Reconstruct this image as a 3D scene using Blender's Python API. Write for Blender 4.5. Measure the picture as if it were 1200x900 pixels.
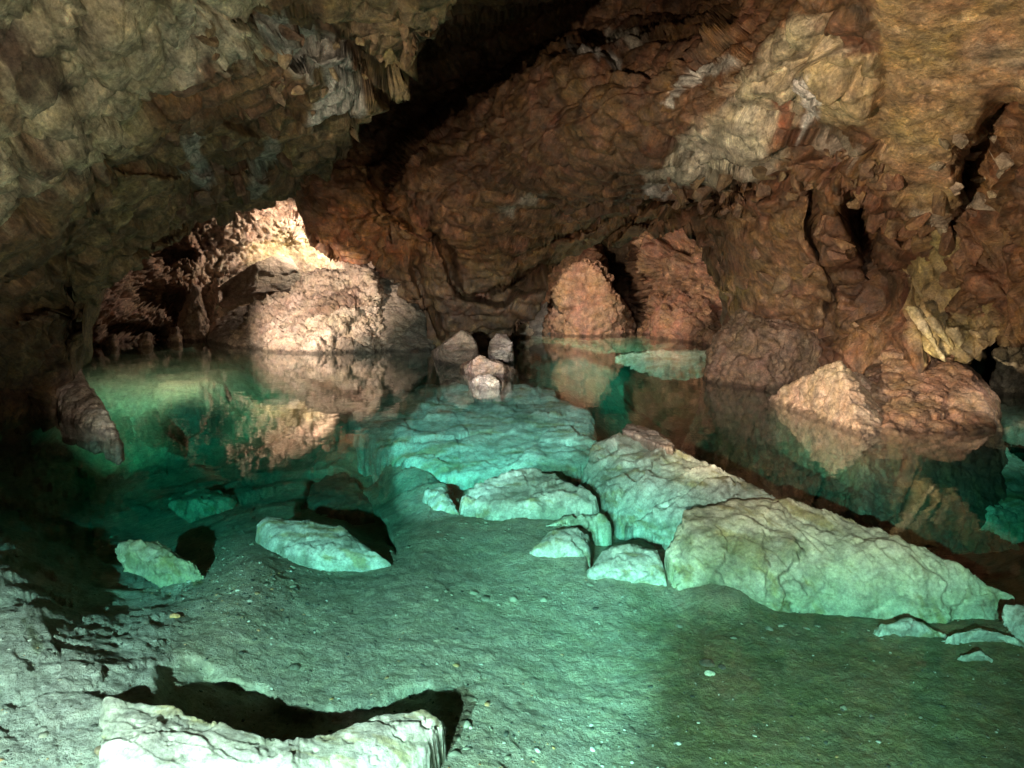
import bpy, bmesh, math
import numpy as np
from mathutils import Vector, Matrix

# ------------------------------------------------------------------ clearing
for o in list(bpy.data.objects):
    bpy.data.objects.remove(o)
SC = bpy.context.scene
COL = SC.collection

# ------------------------------------------------------------------ camera
F = 873.0            # focal length in pixels of the 1200 px wide photograph
HZ = 330.0           # horizon row
CAMZ = 1.8           # eye height above the water
PITCH = math.atan((450 - HZ) / F)
cam_d = bpy.data.cameras.new('camera')
cam_d.sensor_width = 36.0
cam_d.lens = 36.0 * F / 1200.0
cam_d.clip_start = 0.05
cam_d.clip_end = 300
cam = bpy.data.objects.new('camera', cam_d)
cam.location = (0, 0, CAMZ)
cam.rotation_euler = (math.pi / 2 - PITCH, 0, 0)
COL.objects.link(cam)
SC.camera = cam
CP, SP = math.cos(PITCH), math.sin(PITCH)


def ray(px, py):
    px = np.asarray(px, float); py = np.asarray(py, float)
    x = (px - 600) / F; u = (450 - py) / F
    return np.stack([x + 0 * u, CP + u * SP, -SP + u * CP], -1)


def D(px, py, d):
    """world point on that sight line at the distance d (metres ahead)"""
    r = ray(px, py)
    return np.array([0, 0, CAMZ]) + r * (np.asarray(d, float) / r[..., 1])[..., None]


def W(px, py, z):
    """world point on that sight line at the height z"""
    r = ray(px, py)
    return np.array([0, 0, CAMZ]) + r * ((np.asarray(z, float) - CAMZ) / r[..., 2])[..., None]


# ------------------------------------------------------------------ world, exposure, lamps
w = bpy.data.worlds.new('World'); SC.world = w
w.use_nodes = True
bg = w.node_tree.nodes['Background']
bg.inputs[0].default_value = (0.9, 0.8, 0.65, 1)
bg.inputs[1].default_value = 0.0
SC.view_settings.view_transform = 'Standard'
SC.view_settings.look = 'None'
SC.view_settings.exposure = 0.0
SC.view_settings.gamma = 1
SC.render.engine = 'CYCLES'
SC.cycles.max_bounces = 8
SC.cycles.transparent_max_bounces = 16


def spot(loc, tgt, watt, col, ang, blend=0.3, rad=0.03):
    l = bpy.data.lights.new('cave_spotlight', 'SPOT')
    l.energy = watt; l.color = col; l.spot_size = math.radians(ang); l.spot_blend = blend
    l.shadow_soft_size = rad
    o = bpy.data.objects.new('cave_spotlight', l)
    o.location = loc
    dv = Vector(tgt) - Vector(loc)
    o.rotation_euler = dv.to_track_quat('-Z', 'Y').to_euler()
    COL.objects.link(o)
    return o


WARM = (1.0, 0.78, 0.52); NEUT = (1.0, 0.93, 0.82); COOL = (0.86, 0.97, 1.0)
LAMPS = []
# lake bed, left foreground: a low lamp below the viewpoint
spot((-1.5, -2.0, 2.0), W(290, 735, -.2), 6600, (.80, 1.0, .93), 43, .28)
# bed and slabs in the middle
spot((-0.9, -2.4, 2.1), W(850, 618, -.3), 6800, NEUT, 36, .8)
spot((-2.9, -1.6, 2.6), W(585, 495, -.3), 15000, COOL, 14, .3)
# right edge of the lake
spot(D(1320, 300, 8.0), W(1110, 500, -.3), 260, NEUT, 52, .8, .05)
# leaning rock at the right
spot((-4.6, 1.2, 2.0), D(985, 468, 9.5), 9000, WARM, 13, .4)
# far left grotto, lamps hidden behind the hanging rock and the roof lip
spot(D(368, 262, 26.6), D(310, 330, 27.5), 620, (1.0, .82, .62), 160, .5, .05)
spot(D(178, 298, 13.6), D(385, 365, 21), 6500, (1.0, .84, .68), 36, .8, .05)
spot(D(150, 312, 12.6), W(205, 452, -.3), 1300, WARM, 74, .8, .05)
# right grotto, lamps hidden behind the hanging rock
spot(D(655, 298, 20.5), D(750, 350, 27), 2300, (1.0, .80, .60), 90, .5, .05)
spot((2.4, -1.2, 1.8), W(112, 470, .1), 1500, NEUT, 5.5, .6)  # narrow spot added to brighten the wedge at the left foot
spot(D(690, 278, 20.6), W(740, 412, 0), 900, NEUT, 80, .8, .05)
# roof at the left
spot((1.2, -.5, .9), D(60, 0, 5), 540, (1, .84, .58), 40, .12, .02)
spot((-.6, -.8, .7), D(240, 170, 8), 200, (1, .82, .58), 64, .8, .02)
# wall at the right
spot((-3.2, .2, .7), D(1095, 125, 8), 3900, (1, .76, .5), 42, .9)
# hanging rock in the middle
spot((-3.4, .2, 1.0), D(690, 280, 13), 2800, (1, .8, .58), 42, .9)
spot((3.2, .4, 1.0), D(440, 300, 19), 4600, (1, .76, .5), 16, .9)


# ------------------------------------------------------------------ noise
def _hash(ix, iy, iz, seed):
    h = (ix.astype(np.int64) * 73856093) ^ (iy.astype(np.int64) * 19349663) ^ (iz.astype(np.int64) * 83492791) ^ (seed * 2654435)
    h = h & 0xffffffff
    h = ((h ^ (h >> 16)) * 0x45d9f3b) & 0xffffffff
    h = ((h ^ (h >> 16)) * 0x45d9f3b) & 0xffffffff
    return h ^ (h >> 16)


def _u(h, k):
    h = ((h + k * 0x9e3779b1) & 0xffffffff)
    h = ((h ^ (h >> 15)) * 0x2c1b3c6d) & 0xffffffff
    h = h ^ (h >> 13)
    return (h & 0xffffff).astype(np.float32) / 16777215.0


def noise(p, freq=1.0, seed=0):
    q = (p * freq).astype(np.float32)
    i = np.floor(q).astype(np.int64); f = q - i
    s = f * f * f * (f * (f * 6 - 15) + 10)
    out = 0
    for dx in (0, 1):
        wx = s[:, 0] if dx else 1 - s[:, 0]
        for dy in (0, 1):
            wy = s[:, 1] if dy else 1 - s[:, 1]
            for dz in (0, 1):
                wz = s[:, 2] if dz else 1 - s[:, 2]
                h = _hash(i[:, 0] + dx, i[:, 1] + dy, i[:, 2] + dz, seed)
                gx = (h & 1023) / 511.5 - 1; gy = ((h >> 10) & 1023) / 511.5 - 1; gz = ((h >> 20) & 1023) / 511.5 - 1
                out = out + wx * wy * wz * (gx * (f[:, 0] - dx) + gy * (f[:, 1] - dy) + gz * (f[:, 2] - dz))
    return out * 1.3


def fbm(p, freq, octv=4, seed=0, gain=.5, ridged=False):
    a = 1.0; o = 0; t = 0
    for k in range(octv):
        n = noise(p, freq * 2.03 ** k, seed + 17 * k)
        if ridged: n = .5 - 2 * np.abs(n)
        o = o + a * n; t += a; a *= gain
    return o / t


def cells(p, freq, seed=0):
    """broken-block relief: every Voronoi cell is its own tilted plane; also returns the joint distance"""
    q = (p * freq).astype(np.float32)
    i = np.floor(q).astype(np.int64)
    n = len(q)
    b1 = np.full(n, 9e9, np.float32); b2 = np.full(n, 9e9, np.float32); hh = np.zeros(n, np.float32); rnd = np.zeros(n, np.float32)
    for dx in (-1, 0, 1):
        for dy in (-1, 0, 1):
            for dz in (-1, 0, 1):
                c = i + np.array([dx, dy, dz])
                h = _hash(c[:, 0], c[:, 1], c[:, 2], seed)
                v = np.stack([_u(h, 1), _u(h, 2), _u(h, 3)], -1)
                r = q - c - v
                d = (r * r).sum(1)
                nn = np.stack([_u(h, 4), _u(h, 5), _u(h, 6)], -1) * 2 - 1
                pl = (r * nn).sum(1) * .9 + (_u(h, 7) - .5)
                cl = d < b1
                b2 = np.where(cl, b1, np.minimum(b2, d))
                hh = np.where(cl, pl, hh); rnd = np.where(cl, _u(h, 8), rnd)
                b1 = np.where(cl, d, b1)
    return hh, np.sqrt(b2) - np.sqrt(b1), rnd


def rot(ax, deg):
    return np.array(Matrix.Rotation(math.radians(deg), 3, ax))


def smooth(x, a, b):
    t = np.clip((x - a) / (b - a + 1e-9), 0, 1)
    return t * t * (3 - 2 * t)


# ------------------------------------------------------------------ mesh helpers
def mesh_from(name, V, Q, col=None):
    me = bpy.data.meshes.new(name)
    V = np.ascontiguousarray(V, np.float32); Q = np.ascontiguousarray(Q, np.int32)
    n, k = Q.shape
    me.vertices.add(len(V)); me.vertices.foreach_set('co', V.ravel())
    me.loops.add(n * k); me.loops.foreach_set('vertex_index', Q.ravel())
    me.polygons.add(n); me.polygons.foreach_set('loop_start', np.arange(0, n * k, k, dtype=np.int32))
    me.update(calc_edges=True)
    me.polygons.foreach_set('use_smooth', np.ones(n, bool))
    if col is not None: set_col(me, col)
    return me


def set_col(me, col):
    a = me.color_attributes.get('tint') or me.color_attributes.new('tint', 'FLOAT_COLOR', 'POINT')
    c = np.ones((len(me.vertices), 4), np.float32); c[:, :3] = np.clip(col, 0, 1)
    a.data.foreach_set('color', c.ravel())


def link(name, me, mat, parent=None, label=None, cat=None, group=None, kind=None):
    o = bpy.data.objects.new(name, me)
    COL.objects.link(o)
    if mat: me.materials.append(mat) if not me.materials else None
    if parent: o.parent = parent
    if label: o['label'] = label
    if cat: o['category'] = cat
    if group: o['group'] = group
    if kind: o['kind'] = kind
    return o


def grid_quads(nr, nc):
    a = np.arange(nr * nc).reshape(nr, nc)
    return np.stack([a[:-1, :-1], a[1:, :-1], a[1:, 1:], a[:-1, 1:]], -1).reshape(-1, 4)


def grid_normals(P):
    du = np.gradient(P, axis=1); dv = np.gradient(P, axis=0)
    n = np.cross(dv, du)
    n /= np.linalg.norm(n, axis=-1, keepdims=True) + 1e-9
    return n


def blur(A, r):
    for _ in range(2):
        for ax in (0, 1):
            B = np.concatenate([np.repeat(A.take([0], ax), r + 1, ax), A, np.repeat(A.take([-1], ax), r, ax)], ax)
            c = np.cumsum(B, ax); m = A.shape[ax]
            A = (c.take(range(2 * r + 1, 2 * r + 1 + m), ax) - c.take(range(0, m), ax)) / (2 * r + 1)
    return A / (np.linalg.norm(A, axis=-1, keepdims=True) + 1e-9)


def tps(ctrl, X, Y):
    c = np.array(ctrl, float); S = 300.0
    a = c[:, :2] / S
    def U(r2): return np.where(r2 > 0, .5 * r2 * np.log(r2 + 1e-12), 0)
    n = len(a)
    K = U(((a[:, None] - a[None]) ** 2).sum(-1)) + np.eye(n) * .01
    Pm = np.hstack([np.ones((n, 1)), a])
    A = np.zeros((n + 3, n + 3)); A[:n, :n] = K; A[:n, n:] = Pm; A[n:, :n] = Pm.T
    wv = np.linalg.solve(A, np.concatenate([c[:, 2], np.zeros(3)]))
    x = X.ravel() / S; y = Y.ravel() / S
    out = wv[n] + wv[n + 1] * x + wv[n + 2] * y
    for k in range(n): out += wv[k] * U((x - a[k, 0]) ** 2 + (y - a[k, 1]) ** 2)
    return out.reshape(X.shape)


def seg_dist(X, Y, pts):
    """distance to a polyline, and the fraction along it"""
    best = np.full(X.shape, 1e9); par = np.zeros(X.shape)
    n = len(pts) - 1
    for k in range(n):
        (x0, y0), (x1, y1) = pts[k][:2], pts[k + 1][:2]
        dx, dy = x1 - x0, y1 - y0
        t = np.clip(((X - x0) * dx + (Y - y0) * dy) / (dx * dx + dy * dy + 1e-9), 0, 1)
        d = np.hypot(X - x0 - t * dx, Y - y0 - t * dy)
        m = d < best
        best = np.where(m, d, best); par = np.where(m, (k + t) / n, par)
    return best, par


def poly_in(X, Y, poly):
    """signed distance to a polygon, positive inside"""
    ins = np.zeros(X.shape, bool)
    n = len(poly)
    for k in range(n):
        x0, y0 = poly[k]; x1, y1 = poly[(k + 1) % n]
        c = ((y0 > Y) != (y1 > Y)) & (X < (x1 - x0) * (Y - y0) / (y1 - y0 + 1e-9) + x0)
        ins ^= c
    d, _ = seg_dist(X, Y, list(poly) + [poly[0]])
    return np.where(ins, d, -d)


def n2(X, Y, freq, seed, octv=3):
    p = np.stack([X.ravel(), Y.ravel(), np.full(X.size, seed * 7.31)], -1)
    return fbm(p, freq, octv, seed).reshape(X.shape)


def relief(P, d, amp, seed, strata=None, size=1.0, crust=0.0, layer=1.0):
    """stone relief in metres at the world points P; d is the viewing distance scale"""
    q = P if strata is None else (P @ strata.T)
    s = 1.0 / size
    h = fbm(P, .55 * s, 4, seed) * .55
    wob = np.stack([fbm(P, 1.3 * s, 3, seed + 40), fbm(P, 1.3 * s, 3, seed + 41), fbm(P, 1.3 * s, 3, seed + 42)], -1) * (.5 * size)
    c1, e1, _ = cells(q + wob, .8 * s, seed + 1)
    c2, e2, r2 = cells(q + wob * .6, 2.1 * s, seed + 2)
    c3, e3, _ = cells(q + wob * .3, 5.3 * s, seed + 3)
    h = h + layer * (c1 * .30 - .15 * np.exp(-(e1 / .06) ** 2))
    h = h + layer * (c2 * .16 - .11 * np.exp(-(e2 / .07) ** 2))
    h = h + layer * (c3 * .07 - .04 * np.exp(-(e3 / .08) ** 2))
    h = h + fbm(P, 4.5 * s, 5, seed + 5, .62) * .10
    if crust:
        k = fbm(P, 7 * s, 4, seed + 9, .6, True)
        h = h + crust * k * .16
    return h * amp * size


# ------------------------------------------------------------------ materials
def rock_mat(name, bump=.5, rough=.75, scale=1.0, contrast=.5, spec=.4, speck=0.0, wet=False, crack=.5):
    m = bpy.data.materials.new(name); m.use_nodes = True
    N = m.node_tree.nodes; L = m.node_tree.links
    b = N['Principled BSDF']
    b.inputs['Specular IOR Level'].default_value = spec
    at = N.new('ShaderNodeAttribute'); at.attribute_name = 'tint'
    tc = N.new('ShaderNodeTexCoord')
    def nz(sc, det, ro, typ='FBM'):
        n = N.new('ShaderNodeTexNoise'); n.inputs['Scale'].default_value = sc * scale
        n.inputs['Detail'].default_value = det; n.inputs['Roughness'].default_value = ro
        L.new(tc.outputs['Object'], n.inputs['Vector']); return n
    n1 = nz(6, 6, .7); n2_ = nz(31, 4, .7); n3 = nz(1.7, 4, .65)
    def rng(src, a, b_, c, d):
        r = N.new('ShaderNodeMapRange'); r.inputs[1].default_value = a; r.inputs[2].default_value = b_
        r.inputs[3].default_value = c; r.inputs[4].default_value = d; L.new(src, r.inputs[0]); return r.outputs[0]
    def mth(op, a, b_):
        r = N.new('ShaderNodeMath'); r.operation = op
        for k, v in enumerate((a, b_)):
            if isinstance(v, (int, float)): r.inputs[k].default_value = v
            else: L.new(v, r.inputs[k])
        return r.outputs[0]
    v = mth('MULTIPLY', rng(n1.outputs['Fac'], .3, .7, 1 - contrast, 1 + contrast), rng(n2_.outputs['Fac'], .3, .7, 1 - contrast * .7, 1 + contrast * .7))
    hsv = N.new('ShaderNodeHueSaturation')
    L.new(at.outputs['Color'], hsv.inputs['Color']); L.new(v, hsv.inputs['Value'])
    L.new(rng(n3.outputs['Fac'], .3, .7, .475, .52), hsv.inputs['Hue'])
    L.new(rng(n1.outputs['Color'], .3, .7, .75, 1.25), hsv.inputs['Saturation'])
    out = hsv.outputs[0]
    if speck:
        vo = N.new('ShaderNodeTexVoronoi'); vo.inputs['Scale'].default_value = 38 * scale
        L.new(tc.outputs['Object'], vo.inputs['Vector'])
        mx = N.new('ShaderNodeMixRGB'); mx.inputs[2].default_value = (.045, .045, .035, 1)
        L.new(mth('MULTIPLY', rng(vo.outputs['Distance'], .10, .2, 1, 0), rng(n1.outputs['Fac'], .5, .6, 0, speck)), mx.inputs[0])
        L.new(out, mx.inputs[1]); out = mx.outputs[0]
    if wet:
        gm = N.new('ShaderNodeNewGeometry'); sx = N.new('ShaderNodeSeparateXYZ'); L.new(gm.outputs['Position'], sx.inputs[0])
        zz = mth('ADD', sx.outputs['Z'], mth('MULTIPLY', rng(n1.outputs['Fac'], .3, .7, -1, 1), .03))
        k_ = rng(zz, .04, .09, .45, 1.0)
        m2 = N.new('ShaderNodeMixRGB'); m2.blend_type = 'MULTIPLY'; m2.inputs[0].default_value = 1
        cb = N.new('ShaderNodeCombineColor'); 
        for q_ in range(3): L.new(k_, cb.inputs[q_])
        L.new(out, m2.inputs[1]); L.new(cb.outputs[0], m2.inputs[2]); out = m2.outputs[0]
    L.new(out, b.inputs['Base Color'])
    L.new(rng(n2_.outputs['Fac'], .3, .7, rough - .15, rough + .1), b.inputs['Roughness'])

    nb = nz(14, 6, .74)
    wv = N.new('ShaderNodeVectorMath'); wv.operation = 'MULTIPLY_ADD'; wv.inputs[1].default_value = (.22, .22, .22)
    L.new(n1.outputs['Color'], wv.inputs[0]); L.new(tc.outputs['Object'], wv.inputs[2])
    vd = N.new('ShaderNodeTexVoronoi'); vd.feature = 'DISTANCE_TO_EDGE'; vd.inputs['Scale'].default_value = 3.2 * scale
    L.new(wv.outputs[0], vd.inputs['Vector']);
    ck = mth('MULTIPLY', rng(vd.outputs['Distance'], 0, .045, -crack, 0), rng(n3.outputs['Fac'], .42, .55, 0, 1))
    hgt = mth('ADD', mth('MULTIPLY', nb.outputs['Fac'], 1.0), mth('MULTIPLY', n2_.outputs['Fac'], .35))
    hgt = mth('ADD', hgt, ck)
    bp = N.new('ShaderNodeBump'); bp.inputs['Strength'].default_value = bump; bp.inputs['Distance'].default_value = .12 / scale
    L.new(hgt, bp.inputs['Height']); L.new(bp.outputs[0], b.inputs['Normal'])
    return m


M_ROOF = rock_mat('roof_rock', .55, .65, 1.0, .65)
M_FAR = rock_mat('far_rock', .7, .7, .7, .5, wet=True)
M_WALL = rock_mat('wall_rock', .5, .5, 1.0, .6, .5)
M_SLAB = rock_mat('limestone_slab', .32, .75, 1.6, .45, crack=.3)
M_BED = rock_mat('lake_silt', .8, .9, 1.5, .4, .1, .8, crack=0.0)
M_BOULDER = rock_mat('boulder_rock', .6, .6, 1.2, .6, wet=True)
M_PEBBLE = rock_mat('pebble_stone', .4, .6, 6, .3)

wm = bpy.data.materials.new('cave_water'); wm.use_nodes = True
N = wm.node_tree.nodes; L = wm.node_tree.links
N.remove(N['Principled BSDF'])
out = N['Material Output']
fr = N.new('ShaderNodeFresnel'); fr.inputs['IOR'].default_value = 1.333
geo = N.new('ShaderNodeNewGeometry'); io = N.new('ShaderNodeMapRange'); io.inputs[3].default_value = 1.333; io.inputs[4].default_value = 1 / 1.333
L.new(geo.outputs['Backfacing'], io.inputs[0]); L.new(io.outputs[0], fr.inputs['IOR'])
tr = N.new('ShaderNodeBsdfTransparent'); gl = N.new('ShaderNodeBsdfGlossy'); gl.inputs['Roughness'].default_value = 0.0
gl.inputs['Color'].default_value = (1, 1, 1, 1)
mx = N.new('ShaderNodeMixShader')
tc = N.new('ShaderNodeTexCoord')
nn = N.new('ShaderNodeTexNoise'); nn.inputs['Scale'].default_value = 2.6; nn.inputs['Detail'].default_value = 3
L.new(tc.outputs['Object'], nn.inputs['Vector'])
bp = N.new('ShaderNodeBump'); bp.inputs['Strength'].default_value = .08; bp.inputs['Distance'].default_value = .03
L.new(nn.outputs['Fac'], bp.inputs['Height'])
L.new(bp.outputs[0], gl.inputs['Normal'])
L.new(fr.outputs[0], mx.inputs[0]); L.new(tr.outputs[0], mx.inputs[1]); L.new(gl.outputs[0], mx.inputs[2])
L.new(mx.outputs[0], out.inputs['Surface'])
va = N.new('ShaderNodeVolumeAbsorption'); va.inputs['Color'].default_value = (.12, .92, .86, 1); va.inputs['Density'].default_value = .42
L.new(va.outputs[0], out.inputs['Volume'])


# ------------------------------------------------------------------ sheets of rock seen from inside the cave
def tint_patches(X, Y, col, patches, seed):
    """mineral patches, and some painted light and shade: (kind, geometry, colour, softness, noise pixel size, strength)"""
    for k, pt in enumerate(patches):
        kind, geo, c, soft = pt[:4]
        fz = pt[4] if len(pt) > 4 else 25.0
        st = pt[5] if len(pt) > 5 else 1.0
        if kind == 'poly': s = poly_in(X, Y, geo)
        else:
            d, _ = seg_dist(X, Y, geo[0]); s = geo[1] - d
        s = s + n2(X, Y, 1.0 / fz, seed + 60 + k, 5) * fz * 1.3
        m = (smooth(s, -soft, soft) * st)[..., None]
        col = col * (1 - m) + np.array(c) * m
    return col


def features(X, Y, dist, feats, seed):
    """grooves and blocks traced on the rock, in metres of depth"""
    wx = X + n2(X, Y, 1 / 45., seed + 80, 4) * 16; wy = Y + n2(X, Y, 1 / 45., seed + 81, 4) * 16
    for ft in feats:
        if ft[0] == 'groove':
            _, pts, wd, dep = ft
            d, t = seg_dist(wx, wy, pts)
            taper = np.clip(np.minimum(t, 1 - t) * 6 + .25, 0, 1)
            dist = dist + dep * taper * np.exp(-(d / wd) ** 4)
        else:
            _, poly, raise_, soft = ft
            dist = dist - raise_ * smooth(poly_in(wx, wy, poly), -soft, soft)
    return dist


def sheet(name, x0, x1, top, lip, ctrl, feats, base, patches, mat, seed, step=1.8, amp=1.0, strata=None,
          size=1.0, crust=0., layer=1., curl=None, lipn=8, smooth_mask=None, **kw):
    def axis(a, b, lo, hi):
        v = [a]
        while v[-1] < b: v.append(v[-1] + (step if lo - step < v[-1] < hi else step * 2.6))
        return np.array(v)
    px = axis(x0, x1, -25, 1225); nc = len(px)
    lx = np.array([p[0] for p in lip], float); ly = np.array([p[1] for p in lip], float)
    lipy = np.interp(px, lx, ly)
    lipy = lipy + n2(px, px * 0, 1 / 38., seed + 90, 4) * lipn
    t = axis(top, np.median(lipy), -25, 2000); t = ((t - t[0]) / (t[-1] - t[0]))[:, None]; nr = len(t)
    Y = top + t * (lipy[None] - top); X = np.repeat(px[None], nr, 0)
    dist = tps(ctrl, X, Y)
    dist = features(X, Y, dist, feats, seed)
    P = D(X, Y, np.maximum(dist, 1.5))
    if curl:
        rows = [P]
        nk = max(int(60 / step), 8)
        y0 = P[-1]
        for k in range(1, nk + 1):
            f = k / nk
            up = curl[1] * math.sin(f * math.pi / 2); bk = curl[0] * f
            rows.append((y0 + np.array([0, bk, 0]) + np.array([0, 0, up]))[None])
        P = np.concatenate(rows, 0)
        X = np.concatenate([X, np.repeat(X[-1:], nk, 0)]); Y = np.concatenate([Y, np.repeat(Y[-1:], nk, 0) - np.arange(1, nk + 1)[:, None] * step])
    n = blur(grid_normals(P), max(int(16 / step), 3))
    v = P - np.array([0, 0, CAMZ]); s = np.sign((n[: nr] * v[: nr]).sum(-1).mean()); n = -n * s
    Pf = P.reshape(-1, 3)
    h = relief(Pf, None, amp, seed, strata, size, crust, layer).reshape(X.shape)
    if smooth_mask:
        m = np.zeros(X.shape)
        for pl, sf in smooth_mask: m = np.maximum(m, smooth(poly_in(X, Y, pl) + n2(X, Y, 1 / 30., seed + 70, 4) * 25, -sf, sf))
        h = h * (1 - .88 * m)
    P2 = P + n * h[..., None]
    col = np.ones(X.shape + (3,)) * np.array(base[0])
    m = smooth(fbm(Pf, .6, 5, seed + 30, .6).reshape(X.shape), -.12, .22)[..., None]
    col = col * (1 - m) + np.array(base[1]) * m
    m = smooth(fbm(Pf, 1.9, 5, seed + 31, .65).reshape(X.shape), .12, .3)[..., None] * .7
    col = col * (1 - m) + np.array(base[2]) * m
    f1 = fbm(Pf, 5.5, 5, seed + 34, .7).reshape(X.shape); f2 = fbm(Pf, 3.1, 6, seed + 35, .7).reshape(X.shape)
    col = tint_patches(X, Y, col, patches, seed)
    col = col * (1 + .9 * smooth(f1, .14, .30) - .5 * smooth(-f1, .08, .26))[..., None] * (1 + 1.0 * f2)[..., None]
    me = mesh_from(name, P2.reshape(-1, 3), grid_quads(*X.shape), col.reshape(-1, 3))
    return link(name, me, mat, **kw)


PALE = (.50, .46, .37); CREAM = (.46, .41, .30); GREYW = (.42, .42, .41); RUST = (.30, .15, .07); DARKB = (.10, .065, .04)
TAN = (.44, .31, .18); OLIVE = (.26, .23, .12); CHAR = (.05, .04, .032)

A_lip = [(-400, 640), (-100, 560), (0, 505), (60, 488), (80, 470), (88, 410), (100, 388), (135, 345), (170, 312), (200, 290), (240, 268), (300, 257), (350, 240),
         (392, 228), (404, 200), (416, 165), (436, 124), (480, 96), (505, 60), (545, 0), (600, -100), (700, -300)]
A_ctrl = [(-400, -300, 3), (-400, 200, 3.2), (-400, 600, 5), (0, -50, 3.9), (0, 150, 5.2), (0, 300, 7), (0, 400, 8.6), (0, 495, 9.4), (80, 440, 10.3), (150, 0, 4.6), (150, 150, 6.6),
          (150, 250, 9), (100, 385, 10.8), (240, 262, 12), (300, 0, 5.3), (300, 110, 8), (300, 200, 10.5), (395, 225, 12.3), (400, 100, 8.2), (420, 30, 6.7),
          (545, 0, 6.3), (500, -200, 4), (700, -300, 4)]
sheet('cave_roof', -400, 700, -280, A_lip, A_ctrl,
      [('groove', [(150, 290), (260, 262), (400, 235)], 5, .7), ('groove', [(235, 10), (300, 28), (340, 48), (395, 58)], 12, .45),
       ('block', [(165, 130), (235, 68), (330, 85), (370, 120), (330, 160), (230, 150), (160, 175)], .2, 19),
       ('groove', [(240, 128), (300, 142), (325, 150), (345, 118)], 14, .5),
       ('groove', [(80, 400), (150, 330), (230, 280)], 9, .6), ('groove', [(20, 375), (70, 355), (110, 365)], 10, .8),
       ('groove', [(120, 190), (220, 200), (330, 205)], 5, .4), ('groove', [(250, 60), (420, 70), (470, 130)], 7, .5)],
      ((.17, .11, .06), (.25, .18, .095), (.09, .06, .038)),
      [('poly', [(-60, -50), (330, -60), (300, 40), (330, 110), (210, 100), (150, 150), (60, 200), (-60, 260)], (.47, .42, .29), 14, 30, .85),  # pale crust, its lower edge painted along the edge of the lamplight
       ('line', ([(330, 55), (395, 85), (405, 110), (380, 130)], 17), (.56, .54, .50), 6, 18, .85),
       ('line', ([(215, 70), (250, 30), (290, 60)], 22), (.52, .47, .36), 8, 24, .9),
       ('line', ([(225, 135), (225, 175), (240, 210), (215, 200)], 9), (.42, .42, .38), 4, 18, .9),
       ('line', ([(325, 175), (300, 215)], 10), (.36, .35, .30), 4, 18, .8),
       ('line', ([(50, 100), (20, 90), (80, 110)], 16), (.10, .07, .05), 6, 22, .9),
       ('line', ([(150, 20), (200, 20)], 12), (.13, .08, .05), 6, 22, .8),
       ('line', ([(0, 230), (60, 200), (0, 130)], 12), (.22, .14, .08), 8, 26, .7),
       ('poly', [(170, 115), (240, 65), (330, 80), (365, 125), (300, 145), (180, 150)], (.21, .12, .065), 5, 15, .9),
       ('line', ([(410, 20), (500, 20), (460, 70)], 30), (.30, .22, .12), 10, 26, .7)],
      M_ROOF, 3, amp=.46, size=1.5, curl=(4, 3), strata=rot('Y', -28) @ np.diag([.8, 1, 1.35]), kind='structure',
      label='olive and brown rock roof with pale crust overhanging the left grotto')

B_lip = [(150, 190), (330, 215), (346, 250), (362, 280), (378, 302), (400, 308), (440, 312), (470, 332), (495, 374), (512, 425), (590, 428), (606, 398), (630, 362), (645, 330), (660, 303), (700, 291),
         (760, 280), (800, 284), (832, 292), (846, 350), (858, 400), (872, 480), (950, 500), (1000, 530), (1050, 500), (1078, 440), (1095, 415), (1108, 422),
         (1120, 400), (1135, 418), (1170, 398), (1200, 408), (1500, 400)]
B_ctrl = [(150, -250, 8), (150, 200, 15), (350, 250, 18), (380, 300, 20), (440, 312, 20), (512, 410, 20.3), (590, 410, 20.3), (560, 300, 18), (500, 230, 16), (450, 220, 17.5), (440, 130, 18),
          (560, 90, 16), (520, 0, 14), (660, -50, 12), (700, 20, 13.5), (800, 0, 12), (620, 150, 13.2), (700, 110, 11.3), (800, 60, 10.4), (760, 150, 11.2), (700, 220, 14),
          (660, 300, 18), (760, 280, 17), (830, 290, 14.8), (850, 380, 14.8), (875, 450, 14.4), (950, 470, 13.5), (900, 50, 8.6), (900, 180, 10), (930, 130, 9.2), (960, -50, 6.6), (1050, 100, 7.6), (1050, 220, 9),
          (980, 280, 11.6), (900, 330, 13.2), (1000, 400, 12.4), (1000, 520, 12), (1060, 340, 11.8), (1100, 415, 9.6), (1150, 350, 9.2), (1200, 405, 8.4), (1200, 200, 7.8), (1200, 0, 6), (1500, 0, 3.5), (1500, 400, 4.5),
          (1100, -250, 4)]
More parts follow.
